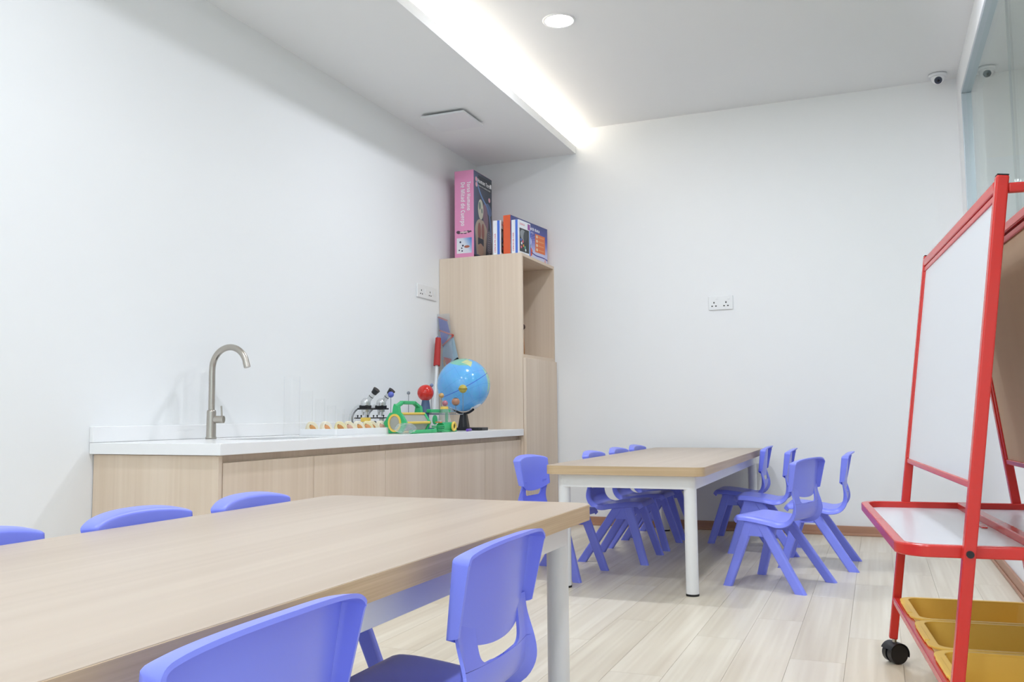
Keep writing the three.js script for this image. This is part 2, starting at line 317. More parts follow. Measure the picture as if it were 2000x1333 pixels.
/* ----------------------------------------------------------------- tables */
function table(label, x0, x1, z0, z1, h, inset) {
  const cx = (x0 + x1) / 2, cz = (z0 + z1) / 2, w = (x1 - x0) / 2, l = (z1 - z0) / 2;
  const o = thing('classroom_table', label, 'table', [cx, 0, cz], 0, 'long low classroom tables');
  const r = 0.042, th = 0.036;
  part('tabletop', woodUV(plan(roundRect(-w + 0.0015, w - 0.0015, -l + 0.0015, l - 0.0015, r - 0.0015), h - th, h, 0.001, 12), 'z', 0.7, 3.2, x0, z0 * 0.3), M.table, o);
  const ring = roundRect(-w, w, -l, l, r); ring.holes.push(roundRect(-w + 0.0015, w - 0.0015, -l + 0.0015, l - 0.0015, r - 0.0015, THREE.Path));
  const bg = plan(ring, h - th + 0.001, h - 0.0012, 0, 12), p = bg.attributes.position, uv = bg.attributes.uv;   // band runs round the edge
  for (let i = 0; i < p.count; i++) { const x = p.getX(i), z = p.getZ(i); uv.setXY(i, p.getY(i) / 0.11, (Math.abs(x) / w > Math.abs(z) / l ? z : x + 0.7) / 0.9); }
  part('edge_band', bg, M.band, o, 'darker oak edge band');
  const lx = w - inset, lz = l - inset, R = 0.0245, at = h - th - 0.0005;
  for (const sx of [-1, 1]) for (const sz of [-1, 1]) {
    const g = part('leg', cyl(sx * lx, 0.008, at, sz * lz, R), M.whiteMetal, o);
    part('foot_pad', cyl(sx * lx, 0, 0.008, sz * lz, R + 0.001), M.blackRubber, g);
  }
  const a0 = at - 0.052;
  for (const s of [-1, 1]) {
    part('apron_rail', rbox(-lx, lx, a0, at, s * lz - 0.0125 + s * 0.0115, s * lz + 0.0125 + s * 0.0115, 0.002), M.whiteMetal, o);
    part('apron_rail', rbox(s * lx - 0.0125 + s * 0.0115, s * lx + 0.0125 + s * 0.0115, a0, at, -lz, lz, 0.002), M.whiteMetal, o);
  }
  return o;
}
table('long pale oak table with white legs in front of the end wall', 1.227, 1.873, 0.066, 2.043, 0.4945, 0.065);
table('long pale oak table in the foreground, cut by the left edge', 1.158, 1.877, 3.463, 5.44, 0.4945, 0.068);

/* ----------------------------------------------------------------- chairs */
function makeChair() {
  const o = new THREE.Group();
  const sm = (a, b, x) => { const t = Math.max(0, Math.min(1, (x - a) / (b - a))); return t * t * (3 - 2 * t); };
  // side profile of the shell, from the seat front to the top of the uprights (z, y)
  const prof = new THREE.CatmullRomCurve3([V(0, 0.262, 0.142), V(0, 0.279, 0.13), V(0, 0.2825, 0.1), V(0, 0.278, 0.04), V(0, 0.27, -0.02), V(0, 0.264, -0.058), V(0, 0.272, -0.09), V(0, 0.294, -0.108), V(0, 0.332, -0.115), V(0, 0.405, -0.108)], false, 'centripetal');
  const halfW = (t) => 0.138 + 0.004 * sm(0.1, 0.5, t) - 0.012 * sm(0.66, 0.92, t);
  const at = (u, t) => {          // u -1..1 across, t 0..1 along the profile
    const p = prof.getPointAt(t), g = prof.getTangentAt(t), n = V(0, g.z, -g.y).multiplyScalar(-1);   // towards the sitter
    const a = Math.abs(u), roll = (0.02 - 0.016 * sm(0.72, 0.95, t)) * Math.pow(sm(0.86, 1.0, a), 1.5), corner = 1 - 0.06 * (1 - sm(0, 0.1, t)) * a * a;
    const bowl = 0.014 * sm(0.55, 0.8, t) * (1 - u * u);
    return V(halfW(t) * corner * (a < 0.9 ? u : Math.sign(u) * (0.9 + 0.1 * Math.sin((a - 0.9) / 0.1 * Math.PI / 2))), p.y - n.y * (roll + bowl), p.z - n.z * (roll + bowl));
  };
  const T0 = 0.822;
  part('seat', sheet((u, v) => at(u * 2 - 1, v * T0), 36, 40, 0.005), M.chair, o);
  for (const s of [-1, 1]) part('upright', sheet((u, v) => {
    const tt = v * v, t = T0 + (1 - T0) * tt, ui = 0.62 * Math.pow(1 - Math.pow(1 - v, 3), 0.4);
    const uu = ui + (1 - ui) * u; return at(s > 0 ? uu : -1 + (1 - ui) * u, t);
  }, 14, 16, 0.005), M.chair, o);
  // backrest panel with a flange turned backwards along the top and sides
  part('backrest', sheet((a, b) => {
    const u = 1 - a * 2, au = Math.abs(u), side = sm(0.905, 0.995, au), top = sm(0.905, 0.995, b);
    const y0 = 0.392 - 0.032 * (1 - Math.pow(au, 2.2)), y1 = 0.518 - 0.016 * Math.pow(au, 2.4) - 0.009 * Math.pow(au, 11);
    const w = 0.141 + 0.009 * b, bb = b < 0.88 ? b / 0.94 : (0.88 + 0.06 * Math.sin((b - 0.88) / 0.12 * Math.PI / 2)) / 0.94;
    const ux = Math.sign(u) * (au < 0.9 ? au / 0.95 : (0.9 + 0.05 * Math.sin((au - 0.9) / 0.1 * Math.PI / 2)) / 0.95);
    const z = -0.103 - 0.015 * b - 0.02 * (1 - Math.pow(Math.min(au / 0.9, 1), 2)) - 0.027 * Math.max(Math.pow(side, 1.2) * (0.75 + 0.25 * b), Math.pow(top, 1.2));
    return V(ux * w, y0 + (y1 - y0) * bb, z);
  }, 72, 44, 0.005), M.chair, o);
  for (const s of [-1, 1]) {
    const f = (y, z0, z1, x0, x1, w, d, k) => [s * (x0 + (x1 - x0) * k), y, z0 + (z1 - z0) * k, d, w, 0.009];
    part('leg', legLoft([0, 1].map(k => f(0.262 * k, 0.155, 0.07, 0.158, 0.118, 0.038 + 0.006 * k, 0.026, k))), M.chair, o);
    part('leg', legLoft([0, 1].map(k => f(0.262 * k, -0.15, 0.024, 0.158, 0.118, 0.046 + 0.002 * k, 0.026, k))), M.chair, o);
    part('leg_bracket', legLoft([[s * 0.125, 0.204, 0.052, 0.024, 0.085, 0.008], [s * 0.117, 0.268, 0.047, 0.026, 0.098, 0.008]]), M.chair, o);
  }
  return o;
}
const chairProto = makeChair();
function chair(x, z, deg, label) {   // deg 0 = facing the back wall's opposite (+z), 90 = facing +x
  const o = chairProto.clone(); o.name = numbered('child_chair'); scene.add(o);
  o.position.set(x, 0, z); o.rotation.y = deg * Math.PI / 180;
  return tag(o, label, 'chair', 'blue plastic child chairs');
}
chair(1.165, 1.70, 85, 'blue plastic child chair pulled out beside the counter end, its whole backrest showing');
chair(1.312, 1.2, 90, 'blue plastic child chair tucked under far table, nearest of three on the cabinet side');
chair(1.315, 0.75, 90, 'blue plastic child chair tucked under far table, middle of three on the cabinet side');
chair(1.312, 0.33, 90, 'blue plastic child chair tucked under far table, last of three on the cabinet side');
chair(1.79, 0.40, -90, 'blue plastic child chair tucked deepest under far table on the window side, by the wall');
chair(1.945, 0.72, -90, 'blue plastic child chair half under far table, behind the two pulled-out chairs');
chair(2.1, 1.62, -108, 'blue plastic child chair turned askew in the open floor, nearest the far table leg');
chair(2.225, 1.07, -91, 'blue plastic child chair pulled out furthest towards the red easel');
chair(1.25, 4.43, 97, 'blue plastic child chair behind the near table, cut by the left edge');
chair(1.25, 4.062, 97, 'blue plastic child chair top behind the near table, in front of the cabinet end panel');
chair(1.25, 3.716, 97, 'blue plastic child chair top behind the near table, in front of the sink doors');
chair(1.822, 4.185, -90, 'blue plastic child chair at the near table beside the white table leg, seat showing');
chair(1.822, 4.752, -90, 'blue plastic child chair nearest the camera, large backrest cut by the bottom edge');

/* ------------------------------------------------------------------ easel */
{
  const ang = Math.atan2(0.084, 0.9);      // long side runs towards the camera
  const o = thing('whiteboard_easel', 'red steel easel on wheels with whiteboard, shelf and a rack for bins', 'easel', [2.738, 0, 3.135], ang);
  const Lh = 0.452, s = (y) => 0.0545 + 0.1262 * (1.118 - y), hw = 0.011, lean = Math.atan(0.1262);
  const bar = (a, b, w = 0.022, d = 0.022) => { const len = a.distanceTo(b), g = new RoundedBoxGeometry(w, len, d, 2, 0.0035); return aim(g, a, b); };
  for (const sx of [-1, 1]) for (const sz of [-1, 1]) {
    const lg = part('leg', bar(V(sx * s(0.066), 0.066, sz * Lh), V(sx * s(1.142), 1.142, sz * Lh)), M.red, o);
    part('end_cap', aim(new THREE.BoxGeometry(0.02, 0.002, 0.02), V(sx * s(1.142), 1.142, sz * Lh), V(sx * s(1.144), 1.144, sz * Lh)), M.black, lg);
    part('bolt_cover', rod(V(sx * s(0.437), 0.437, sz * (Lh + hw)), V(sx * s(0.437), 0.437, sz * (Lh + hw + 0.003)), 0.0068), M.black, lg);
    // twin wheel caster
    const c = new THREE.Group(); c.name = 'caster'; c.position.set(sx * s(0.06) + 0.004, 0.0275, sz * Lh); c.rotation.y = [0.5, -0.4, 0.9, 0.2][(sx + 1) + (sz + 1) / 2]; o.add(c);
    for (const k of [-1, 1]) part('wheel', rod(V(0, 0, k * 0.004), V(0, 0, k * 0.021), 0.0275, 0.0265, 36), M.black, c);
    part('hood', sheet((u, v) => { const a = -0.3 + v * 3.0; return V(Math.cos(a) * 0.0295, Math.sin(a) * 0.0295, (u - 0.5) * 0.046); }, 2, 24, 0.002), M.black, c);
    part('stem', cyl(0, 0.026, 0.045, 0, 0.006), M.steel, c);
  }
  for (const sz of [-1, 1]) part('top_link', bar(V(-s(1.118) + 0.011, 1.118, sz * Lh), V(s(1.118) - 0.011, 1.118, sz * Lh), 0.018, 0.018), M.red, o);
  for (const sx of [-1, 1]) {
    const yT = 1.124, yB = 0.555, P = (y, z, out = 0) => V(sx * (s(y) + out), y, z);
    part('top_bar', bar(P(yT, -Lh + hw), P(yT, Lh - hw)), M.red, o);
    // board in its frame, set between the legs
    const B = new THREE.Group(); B.name = sx < 0 ? 'whiteboard' : 'rear_board'; o.add(B);
    const w = 2 * (Lh - hw) - 0.004, y0 = yB, y1 = yT - 0.014, len = (y1 - y0) / Math.cos(lean), m = P((y0 + y1) / 2, 0);
    B.position.copy(m); B.rotation.z = sx * lean;                    // local y runs up the slope, local x points away from the middle
    const f = 0.014, t = 0.008;
    for (const k of [-1, 1]) {
      part('frame_strip', rbox(-t, t, k * (len / 2 - f / 2) - f / 2, k * (len / 2 - f / 2) + f / 2, -w / 2, w / 2, 0.0025), M.red, B);
      part('frame_strip', rbox(-t, t, -len / 2 + f, len / 2 - f, k * (w / 2 - f / 2) - f / 2, k * (w / 2 - f / 2) + f / 2, 0.0025), M.red, B);
    }
    part('writing_surface', slab(sx > 0 ? 0.001 : -0.005, sx > 0 ? 0.005 : -0.001, -len / 2 + f, len / 2 - f, -w / 2 + f, w / 2 - f), M.board, B, 'glossy white writing surface');
    part('backing', slab(sx > 0 ? -0.004 : 0, sx > 0 ? 0 : 0.004, -len / 2 + f, len / 2 - f, -w / 2 + f, w / 2 - f), M.hardboard, B, 'brown hardboard back');
    // rails carrying the bins
    part('bin_rail', bar(P(0.172, -Lh + hw), P(0.172, Lh - hw), 0.02, 0.02), M.red, o);
  }
  // shelf ring with white panels on both sides
  const sw = s(0.437) + 0.121, sl = Lh - hw;
  const ring = roundRect(-sw, sw, -sl, sl, 0.06); ring.holes.push(roundRect(-sw + 0.02, sw - 0.02, -sl + 0.02, sl - 0.02, 0.042, THREE.Path));
  part('shelf_frame', plan(ring, 0.426, 0.449, 0.003, 14), M.red, o);
  part('shelf_divider', rbox(-0.012, 0.012, 0.428, 0.449, -sl + 0.02, sl - 0.02, 0.003), M.red, o);
  for (const sx of [-1, 1]) {
    const xs = sx < 0 ? [-sw + 0.02, -0.0125] : [0.0125, sw - 0.02];
    const sh = new THREE.Shape(); const r = 0.042, [a, b] = xs, l = sl - 0.0205;
    if (sx < 0) { sh.moveTo(b, -l); sh.lineTo(b, l); sh.lineTo(a + r, l); sh.absarc(a + r, l - r, r, Math.PI / 2, Math.PI, false); sh.lineTo(a, -l + r); sh.absarc(a + r, -l + r, r, Math.PI, Math.PI * 1.5, false); }
    else { sh.moveTo(a, l); sh.lineTo(a, -l); sh.lineTo(b - r, -l); sh.absarc(b - r, -l + r, r, -Math.PI / 2, 0, false); sh.lineTo(b, l - r); sh.absarc(b - r, l - r, r, 0, Math.PI / 2, false); }
    part('shelf_panel', plan(sh, 0.428, 0.433), M.board, o, 'white shelf panel');
    part('shelf_slot', rbox(sx * 0.03 - 0.006, sx * 0.03 + 0.006, 0.4332, 0.436, -0.02, 0.02, 0.001), M.red, o);
  }
  // three bins hanging between the rails
  const labels = ['yellow plastic bin on the easel rack, farthest from the camera', 'yellow plastic bin on the easel rack, middle of three', 'yellow plastic bin on the easel rack, cut by the bottom edge'];
  const proto = new THREE.Group();
  {
    const hx = s(0.172) - 0.002, hz = 0.1405, r = 0.03, dep = 0.13, y1 = 0.0;
    const rr = (x, z, y, rad) => { const q = []; for (const [sx, sz, a0] of [[1, 1, 0], [-1, 1, 90], [-1, -1, 180], [1, -1, 270]]) for (let k = 0; k <= 6; k++) { const a = (a0 + 15 * k) * Math.PI / 180; q.push(V(sx * (x - rad) + rad * Math.cos(a), y, sz * (z - rad) + rad * Math.sin(a))); } q.push(q[0].clone()); return q; };
    const tops = rr(hx - 0.022, hz - 0.014, y1, r), bots = rr(hx - 0.052, hz - 0.03, y1 - dep, r * 0.8);
    part('wall', sheet((u, v) => { const i = Math.round(u * (tops.length - 1)); return tops[i].clone().lerp(bots[i], v); }, tops.length - 1, 4, 0.003), M.bin, proto);
    part('bottom', plan(roundRect(-(hx - 0.053), hx - 0.053, -(hz - 0.031), hz - 0.031, r * 0.8), y1 - dep - 0.0015, y1 - dep + 0.0015), M.bin, proto);
    const rim = roundRect(-hx, hx, -hz, hz, r + 0.012); rim.holes.push(roundRect(-hx + 0.0215, hx - 0.0215, -hz + 0.0135, hz - 0.0135, r, THREE.Path));
    part('rim', plan(rim, y1 - 0.0015, y1 + 0.004, 0.0015, 8), M.bin, proto);
    for (const k of [-1, 1]) part('hand_grip', rbox(k * (hx - 0.004) - 0.006, k * (hx - 0.004) + 0.006, y1 - 0.001, y1 + 0.0055, -0.07, 0.07, 0.002), M.bin, proto);
  }
  o.updateMatrixWorld(true);
  labels.forEach((lb, k) => {
    const b = proto.clone(); b.name = numbered('storage_bin'); scene.add(b); const q = o.localToWorld(V(0, 0.1838, -0.288 + k * 0.288));
    b.position.copy(q); b.rotation.y = ang; tag(b, lb, 'bin', 'yellow bins on the easel rack');
  });
}

/* ------------------------------------------------ wall and ceiling fittings */
function pin(o, x, y, z) { part('pin_hole', rbox(x - 0.0035, x + 0.0035, y + 0.007, y + 0.017, z, z + 0.001, 0.0004), M.hole, o); for (const k of [-1, 1]) part('pin_hole', rbox(x + k * 0.0115 - 0.0045, x + k * 0.0115 + 0.0045, y - 0.0125, y - 0.0055, z, z + 0.001, 0.0004), M.hole, o); }
{
  const o = thing('double_socket', 'white double power socket on the end wall', 'socket', [1.561 + 0.074, 1.33 + 0.043, 0], 0, 'wall sockets');
  part('plate', rbox(-0.074, 0.074, -0.043, 0.043, 0, 0.009, 0.004, 3), M.plug, o);
  for (const k of [-1, 1]) { pin(o, k * 0.036 - 0.004, -0.01, 0.009); part('rocker_switch', rbox(k * 0.036 + 0.006, k * 0.036 + 0.02, 0.02, 0.031, 0.009, 0.0115, 0.001), M.plug, o); }
  const q = thing('wide_wall_socket', 'white wide socket plate on the counter wall beside the tall cabinet', 'socket', [0, 1.443, 0.748], Math.PI / 2, 'wall sockets');
  part('plate', rbox(-0.125, 0.125, -0.041, 0.041, 0, 0.009, 0.004, 3), M.plug, q);
  for (const k of [-1, 1]) pin(q, k * 0.055 - 0.02, -0.008, 0.009);
  for (const x of [-0.025, 0.06, 0.1]) part('rocker_switch', rbox(x - 0.007, x + 0.007, -0.014, 0.014, 0.009, 0.012, 0.001), M.plug, q);
}
{
  const o = thing('ceiling_access_panel', 'square white panel under the bulkhead above the counter', 'panel', [0.288, HB, 0.965]);
  part('mount', slab(-0.09, 0.09, -0.014, 0, -0.09, 0.09), M.plastic, o);
  part('cover', rbox(-0.135, 0.135, -0.026, -0.014, -0.135, 0.135, 0.002), M.plastic, o);
}
{
  const o = thing('dome_camera', 'small white dome security camera on the ceiling near the window corner', 'camera', [2.88, H, 0.105]);
  part('mount_ring', new THREE.LatheGeometry([[0, 0], [0.047, 0], [0.047, -0.012], [0.042, -0.02], [0, -0.02]].map(([a, b]) => new THREE.Vector2(a, b)), 40), M.plastic, o);
  part('housing', ball(0, -0.022, 0.004, 0.036), M.plastic, o);
  const d = V(-0.02, -0.62, 0.75).normalize(), c = V(0, -0.024, 0.004);
  const e = part('lens_bezel', rod(c.clone().addScaledVector(d, 0.025), c.clone().addScaledVector(d, 0.0385), 0.021, 0.019), std(0x3a4152, 0.35), o);
  part('lens', ball(...c.clone().addScaledVector(d, 0.031).toArray(), 0.0105), std(0x0b0d16, 0.08), e);
}

/* ------------------------------------------------------ boxes on the cabinet */
function printed(o, name, tex, w, h, pos, turn, label) {
  const m = part(name, new THREE.BoxGeometry(w, h, 0.0006), std(0xffffff, 0.35, { map: tex }), o, label); m.position.copy(pos); m.rotation.y = turn; return m;
}
{
  const h = 0.57, w = 0.133, d = 0.285;
  const o = thing('torso_model_box', 'tall pink box with an anatomy torso picture, standing on the tall cabinet', 'box', [0.1365, HT, 0.353]);
  part('carton', rbox(-w / 2, w / 2, 0, h, -d / 2, d / 2, 0.0015), std(0xef9ac4, 0.4), o);
  const spine = canvasTex(256, 1100, (c, W_, H_) => {
    c.fillStyle = '#f09cc6'; c.fillRect(0, 0, W_, H_);
    c.save(); c.translate(W_ * 0.66, H_ * 0.125); c.rotate(Math.PI / 2); c.fillStyle = '#fdf3f8'; c.strokeStyle = '#8c5a78'; c.lineWidth = 2;
    c.scale(0.74, 1); c.font = 'bold 70px sans-serif'; c.strokeText('Torso Humano', 0, 0); c.fillText('Torso Humano', 0, 0);
    c.translate(0, 84); c.font = 'bold 78px sans-serif'; c.strokeText('De Mitad de Cuerpo', 0, 0); c.fillText('De Mitad de Cuerpo', 0, 0); c.restore();
    c.fillStyle = '#5d4a58'; for (const [x, y, r] of [[50, 762, 20], [95, 770, 14], [140, 768, 18], [185, 762, 15], [215, 760, 10]]) { c.beginPath(); c.ellipse(x, y, r * 1.5, r, 0.2, 0, 7); c.fill(); }
    c.fillStyle = '#f4d9d9'; c.beginPath(); c.ellipse(125, 765, 60, 8, 0, 0, 7); c.fill();
    const g = c.createLinearGradient(30, 980, 240, 860); g.addColorStop(0, '#f4f4f6'); g.addColorStop(0.55, '#dfe6f2'); g.addColorStop(1, '#4f86cf'); c.fillStyle = g; c.fillRect(26, 835, 206, 190);
    c.fillStyle = '#2e3550'; for (const [x, y, r] of [[75, 885, 12], [110, 930, 12], [95, 960, 9], [60, 985, 9], [100, 995, 10]]) { c.beginPath(); c.arc(x, y, r, 0, 7); c.fill(); }
    c.fillStyle = '#b0644e'; c.beginPath(); c.ellipse(165, 945, 38, 16, 0, 0, 7); c.fill();
  });
  printed(o, 'printed_spine', spine, w - 0.004, h - 0.004, V(0, h / 2, d / 2 + 0.0002), 0, 'pink printed spine');
  const face = canvasTex(512, 1024, (c, W_, H_) => {
    const g = c.createLinearGradient(0, 0, W_, 0); g.addColorStop(0, '#5a6488'); g.addColorStop(0.4, '#4a4d60'); g.addColorStop(1, '#2f3848'); c.fillStyle = g; c.fillRect(0, 0, W_, H_);
    c.fillStyle = '#2a3038'; c.fillRect(120, 30, W_, 140);
    c.strokeStyle = '#6f94cc'; c.lineWidth = 26; c.beginPath(); c.moveTo(60, 60); c.bezierCurveTo(150, 220, 200, 260, 330, 330); c.bezierCurveTo(470, 390, 470, 560, 490, 760); c.stroke();
    c.fillStyle = 'rgba(105,130,180,0.75)'; c.beginPath(); c.ellipse(420, 380, 90, 60, 0.6, 0, 7); c.fill();
    c.fillStyle = '#8d6f80'; c.beginPath(); c.ellipse(330, 500, 70, 170, -0.2, 0, 7); c.fill();
    c.fillStyle = '#bfae9c'; c.beginPath(); c.moveTo(150, 540); c.bezierCurveTo(90, 560, 40, 600, 30, 680); c.lineTo(70, 960); c.lineTo(320, 960); c.lineTo(370, 650); c.bezierCurveTo(360, 600, 300, 570, 260, 540); c.closePath(); c.fill();
    c.fillStyle = '#d9d7c4'; c.beginPath(); c.ellipse(190, 420, 75, 118, 0, 0, 7); c.fill();
    c.fillStyle = '#7d8f85'; c.beginPath(); c.ellipse(165, 380, 30, 46, 0, 0, 7); c.fill(); c.beginPath(); c.ellipse(225, 430, 20, 30, 0, 0, 7); c.fill();
    c.fillStyle = '#a2665e'; c.beginPath(); c.ellipse(150, 680, 46, 100, 0, 0, 7); c.fill(); c.beginPath(); c.ellipse(250, 670, 40, 95, 0, 0, 7); c.fill();
    c.fillStyle = '#3d4250'; c.fillRect(110, 760, 160, 80); c.fillStyle = '#c9a58f'; c.beginPath(); c.ellipse(190, 890, 80, 70, 0, 0, 7); c.fill();
    c.fillStyle = '#6b6a78'; c.beginPath(); c.ellipse(430, 770, 62, 150, 0, 0, 7); c.fill(); c.strokeStyle = '#a29aa8'; c.lineWidth = 5; for (let k = 0; k < 9; k++) { c.beginPath(); c.ellipse(430, 660 + k * 26, 50, 12, 0, 0, 7); c.stroke(); }
    c.fillStyle = '#1d2026'; c.fillRect(0, 975, W_, 49);
    c.fillStyle = '#f0b5c2'; for (const [x, y] of [[70, 90], [75, 150], [440, 260]]) { c.beginPath(); c.arc(x, y, 28, 0, 7); c.fill(); }
    c.fillStyle = '#ffffff'; c.font = 'bold 62px sans-serif'; c.fillText('Human Torso', 105, 115); c.font = '26px sans-serif'; c.fillText('human torso anatomy model', 130, 155); c.fillRect(460, 62, 40, 44);
  });
  printed(o, 'printed_face', face, d - 0.004, h - 0.004, V(w / 2 + 0.0002, h / 2, 0), Math.PI / 2, 'dark anatomy picture');
}
function kitBox(label, x, z, turn, hgt) {
  const w = 0.05, d = 0.155, o = thing('science_kit_box', label, 'box', [x, HT, z], turn, 'small white and blue science kit boxes');
  part('carton', rbox(-w / 2, w / 2, 0, hgt, -d / 2, d / 2, 0.001), std(0xeceef4, 0.4), o);
  const sp = canvasTex(128, 512, (c) => { c.fillStyle = '#eef0f4'; c.fillRect(0, 0, 128, 512); c.fillStyle = '#4d76d6'; c.fillRect(70, 0, 44, 512); c.save(); c.translate(28, 480); c.rotate(-Math.PI / 2); c.fillStyle = '#d0405a'; c.font = 'bold 34px sans-serif'; c.fillText('CIENCIA EN CASA', 0, 16); c.restore(); });
  printed(o, 'printed_spine', sp, w - 0.002, hgt - 0.002, V(0, hgt / 2, d / 2 + 0.0002), 0);
  const fc = canvasTex(384, 512, (c) => {
    c.fillStyle = '#eceef2'; c.fillRect(0, 0, 384, 512); c.fillStyle = '#d44a62'; c.font = 'bold 40px sans-serif'; c.fillText('CIENCIA', 30, 70); c.fillStyle = '#9a4a9c'; c.fillRect(290, 20, 80, 90);
    c.fillStyle = '#20272d'; c.fillRect(24, 120, 310, 360); c.fillStyle = '#8b9096'; c.beginPath(); c.ellipse(150, 220, 110, 80, 0.3, 0, 7); c.fill(); c.fillStyle = '#3a4046'; c.beginPath(); c.ellipse(210, 230, 60, 90, 0.3, 0, 7); c.fill();
    for (const [x, y, k] of [[70, 300, '#4f74c8'], [130, 320, '#e0607a'], [90, 350, '#e8e8ec'], [150, 380, '#e09a40'], [80, 410, '#e0607a'], [200, 400, '#55b08a'], [220, 440, '#d8e4e4']]) { c.fillStyle = k; c.beginPath(); c.arc(x, y, 22, 0, 7); c.fill(); }
    c.fillStyle = '#4f7fd8'; c.fillRect(345, 110, 39, 402);
  });
  printed(o, 'printed_face', fc, d - 0.002, hgt - 0.002, V(w / 2 + 0.0002, hgt / 2, 0), Math.PI / 2);
}
kitBox('small white science box with a blue stripe, next to the pink box', 0.383, 0.482, 0.06, 0.214);
kitBox('small white science box with a blue stripe, in front of the orange box', 0.5185, 0.489, -0.11, 0.206);
{
  const a = V(0.452, 0, 0.552), b = V(0.508, 0, 0.045), d = a.distanceTo(b), turn = Math.atan2(a.x - b.x, a.z - b.z), w = 0.05, h = 0.243;
  const g = thing('experiment_kit_box', 'large blue and orange experiment box at the corner of the cabinet top', 'box', [0.4775, HT, 0.3], turn);
  part('carton', rbox(-w / 2, w / 2, 0, h, -0.252, 0.252, 0.0015), std(0xe8643a, 0.4), g);
  const fc = canvasTex(768, 448, (c, W_, H_) => {
    const gr = c.createLinearGradient(0, 0, 0, H_); gr.addColorStop(0, '#3c4a86'); gr.addColorStop(0.35, '#5a5cb4'); gr.addColorStop(0.75, '#c9cdf0'); gr.addColorStop(1, '#e2e0ee'); c.fillStyle = gr; c.fillRect(0, 0, W_, H_);
    c.strokeStyle = '#8f92e0'; c.lineWidth = 4; for (let k = 0; k < 26; k++) { const q = k / 26 * 6.283; c.beginPath(); c.moveTo(340 + 60 * Math.cos(q), 210 + 60 * Math.sin(q)); c.lineTo(340 + 190 * Math.cos(q), 210 + 150 * Math.sin(q)); c.stroke(); }
    c.fillStyle = '#f4f2fa'; c.beginPath(); c.ellipse(330, 220, 90, 80, 0, 0, 7); c.fill();
    c.fillStyle = '#5f8fc4'; c.beginPath(); c.ellipse(300, 200, 42, 90, 0, 0, 7); c.fill();
    c.fillStyle = '#e2603c'; c.beginPath(); c.ellipse(270, 310, 70, 62, 0, 0, 7); c.fill(); c.beginPath(); c.ellipse(370, 345, 74, 62, 0, 0, 7); c.fill();
    c.fillStyle = '#e6d84a'; c.beginPath(); c.ellipse(365, 275, 46, 36, 0.3, 0, 7); c.fill();
    c.fillStyle = '#e8743a'; c.fillRect(500, 110, 215, 220); c.fillStyle = '#f2d9b8'; for (let k = 0; k < 4; k++) { c.beginPath(); c.arc(540, 140 + k * 52, 19, 0, 7); c.fill(); }
    c.fillStyle = '#f09a62'; for (let k = 0; k < 4; k++) c.fillRect(570, 132 + k * 52, 120, 14);
    c.strokeStyle = '#3f3f9a'; c.lineWidth = 14; c.beginPath(); c.moveTo(420, 345); c.bezierCurveTo(540, 400, 640, 350, 768, 390); c.stroke();
    c.fillStyle = '#ffffff'; c.font = 'bold 46px sans-serif'; c.fillText('Action with Bata', 232, 84); c.font = '24px sans-serif'; c.fillText('experiment set', 300, 120);
    c.fillStyle = '#e8b0b4'; c.beginPath(); c.moveTo(690, 430); c.lineTo(715, 370); c.lineTo(742, 430); c.fill(); c.fillStyle = '#1c1c20'; c.fillRect(700, 436, 68, 12);
  });
  printed(g, 'printed_face', fc, 0.502, h - 0.002, V(w / 2 + 0.0002, h / 2, 0), Math.PI / 2, 'blue printed face with an orange panel');
}
{
  const o = thing('wooden_figurine', 'small brown wooden figure at the front of the cabinet niche', 'figurine', [0.532, 1.062, 0.515]);
  part('body', new THREE.LatheGeometry([[0, 0], [0.014, 0], [0.013, 0.05], [0.009, 0.11], [0.006, 0.15], [0, 0.152]].map(([a, b]) => new THREE.Vector2(a, b)), 24), std(0xa8774a, 0.6), o);
  part('head', ball(0, 0.168, 0, 0.018), std(0x4a2f22, 0.6), o);
}

/* --------------------------------------------------- things on the worktop */
const Y = HC;
// clear measuring tubes
[[0.1, 2.2, 0.036, 0.262, 'tallest clear acrylic tube of the row against the wall'], [0.1, 2.085, 0.026, 0.2, 'second tallest clear acrylic tube in the row'], [0.1, 1.985, 0.0235, 0.165, 'third tallest clear acrylic tube in the row'], [0.1, 1.892, 0.021, 0.135, 'fourth tallest clear acrylic tube in the row'], [0.1, 1.81, 0.018, 0.117, 'shortest clear acrylic tube in the row']].forEach(([x, z, r, h, label]) => {
  const o = thing('acrylic_tube', label, 'tube', [x, Y, z], 0, 'clear acrylic tubes by the wall');
  part('tube_wall', new THREE.LatheGeometry([[r, 0.003], [r, h]].map(([a, b]) => new THREE.Vector2(a, b)), 40), M.clear, o);
  part('tube_base', cyl(0, 0, 0.003, 0, r + 0.004), M.clear, o);
});
{
  const o = thing('clear_beaker', 'short clear plastic beaker in front of the left microscope', 'beaker', [0.1, Y, 1.74]);
  part('cup', new THREE.LatheGeometry([[0, 0.0005], [0.03, 0.0005], [0.033, 0.095]].map(([a, b]) => new THREE.Vector2(a, b)), 36), M.clear, o);
}
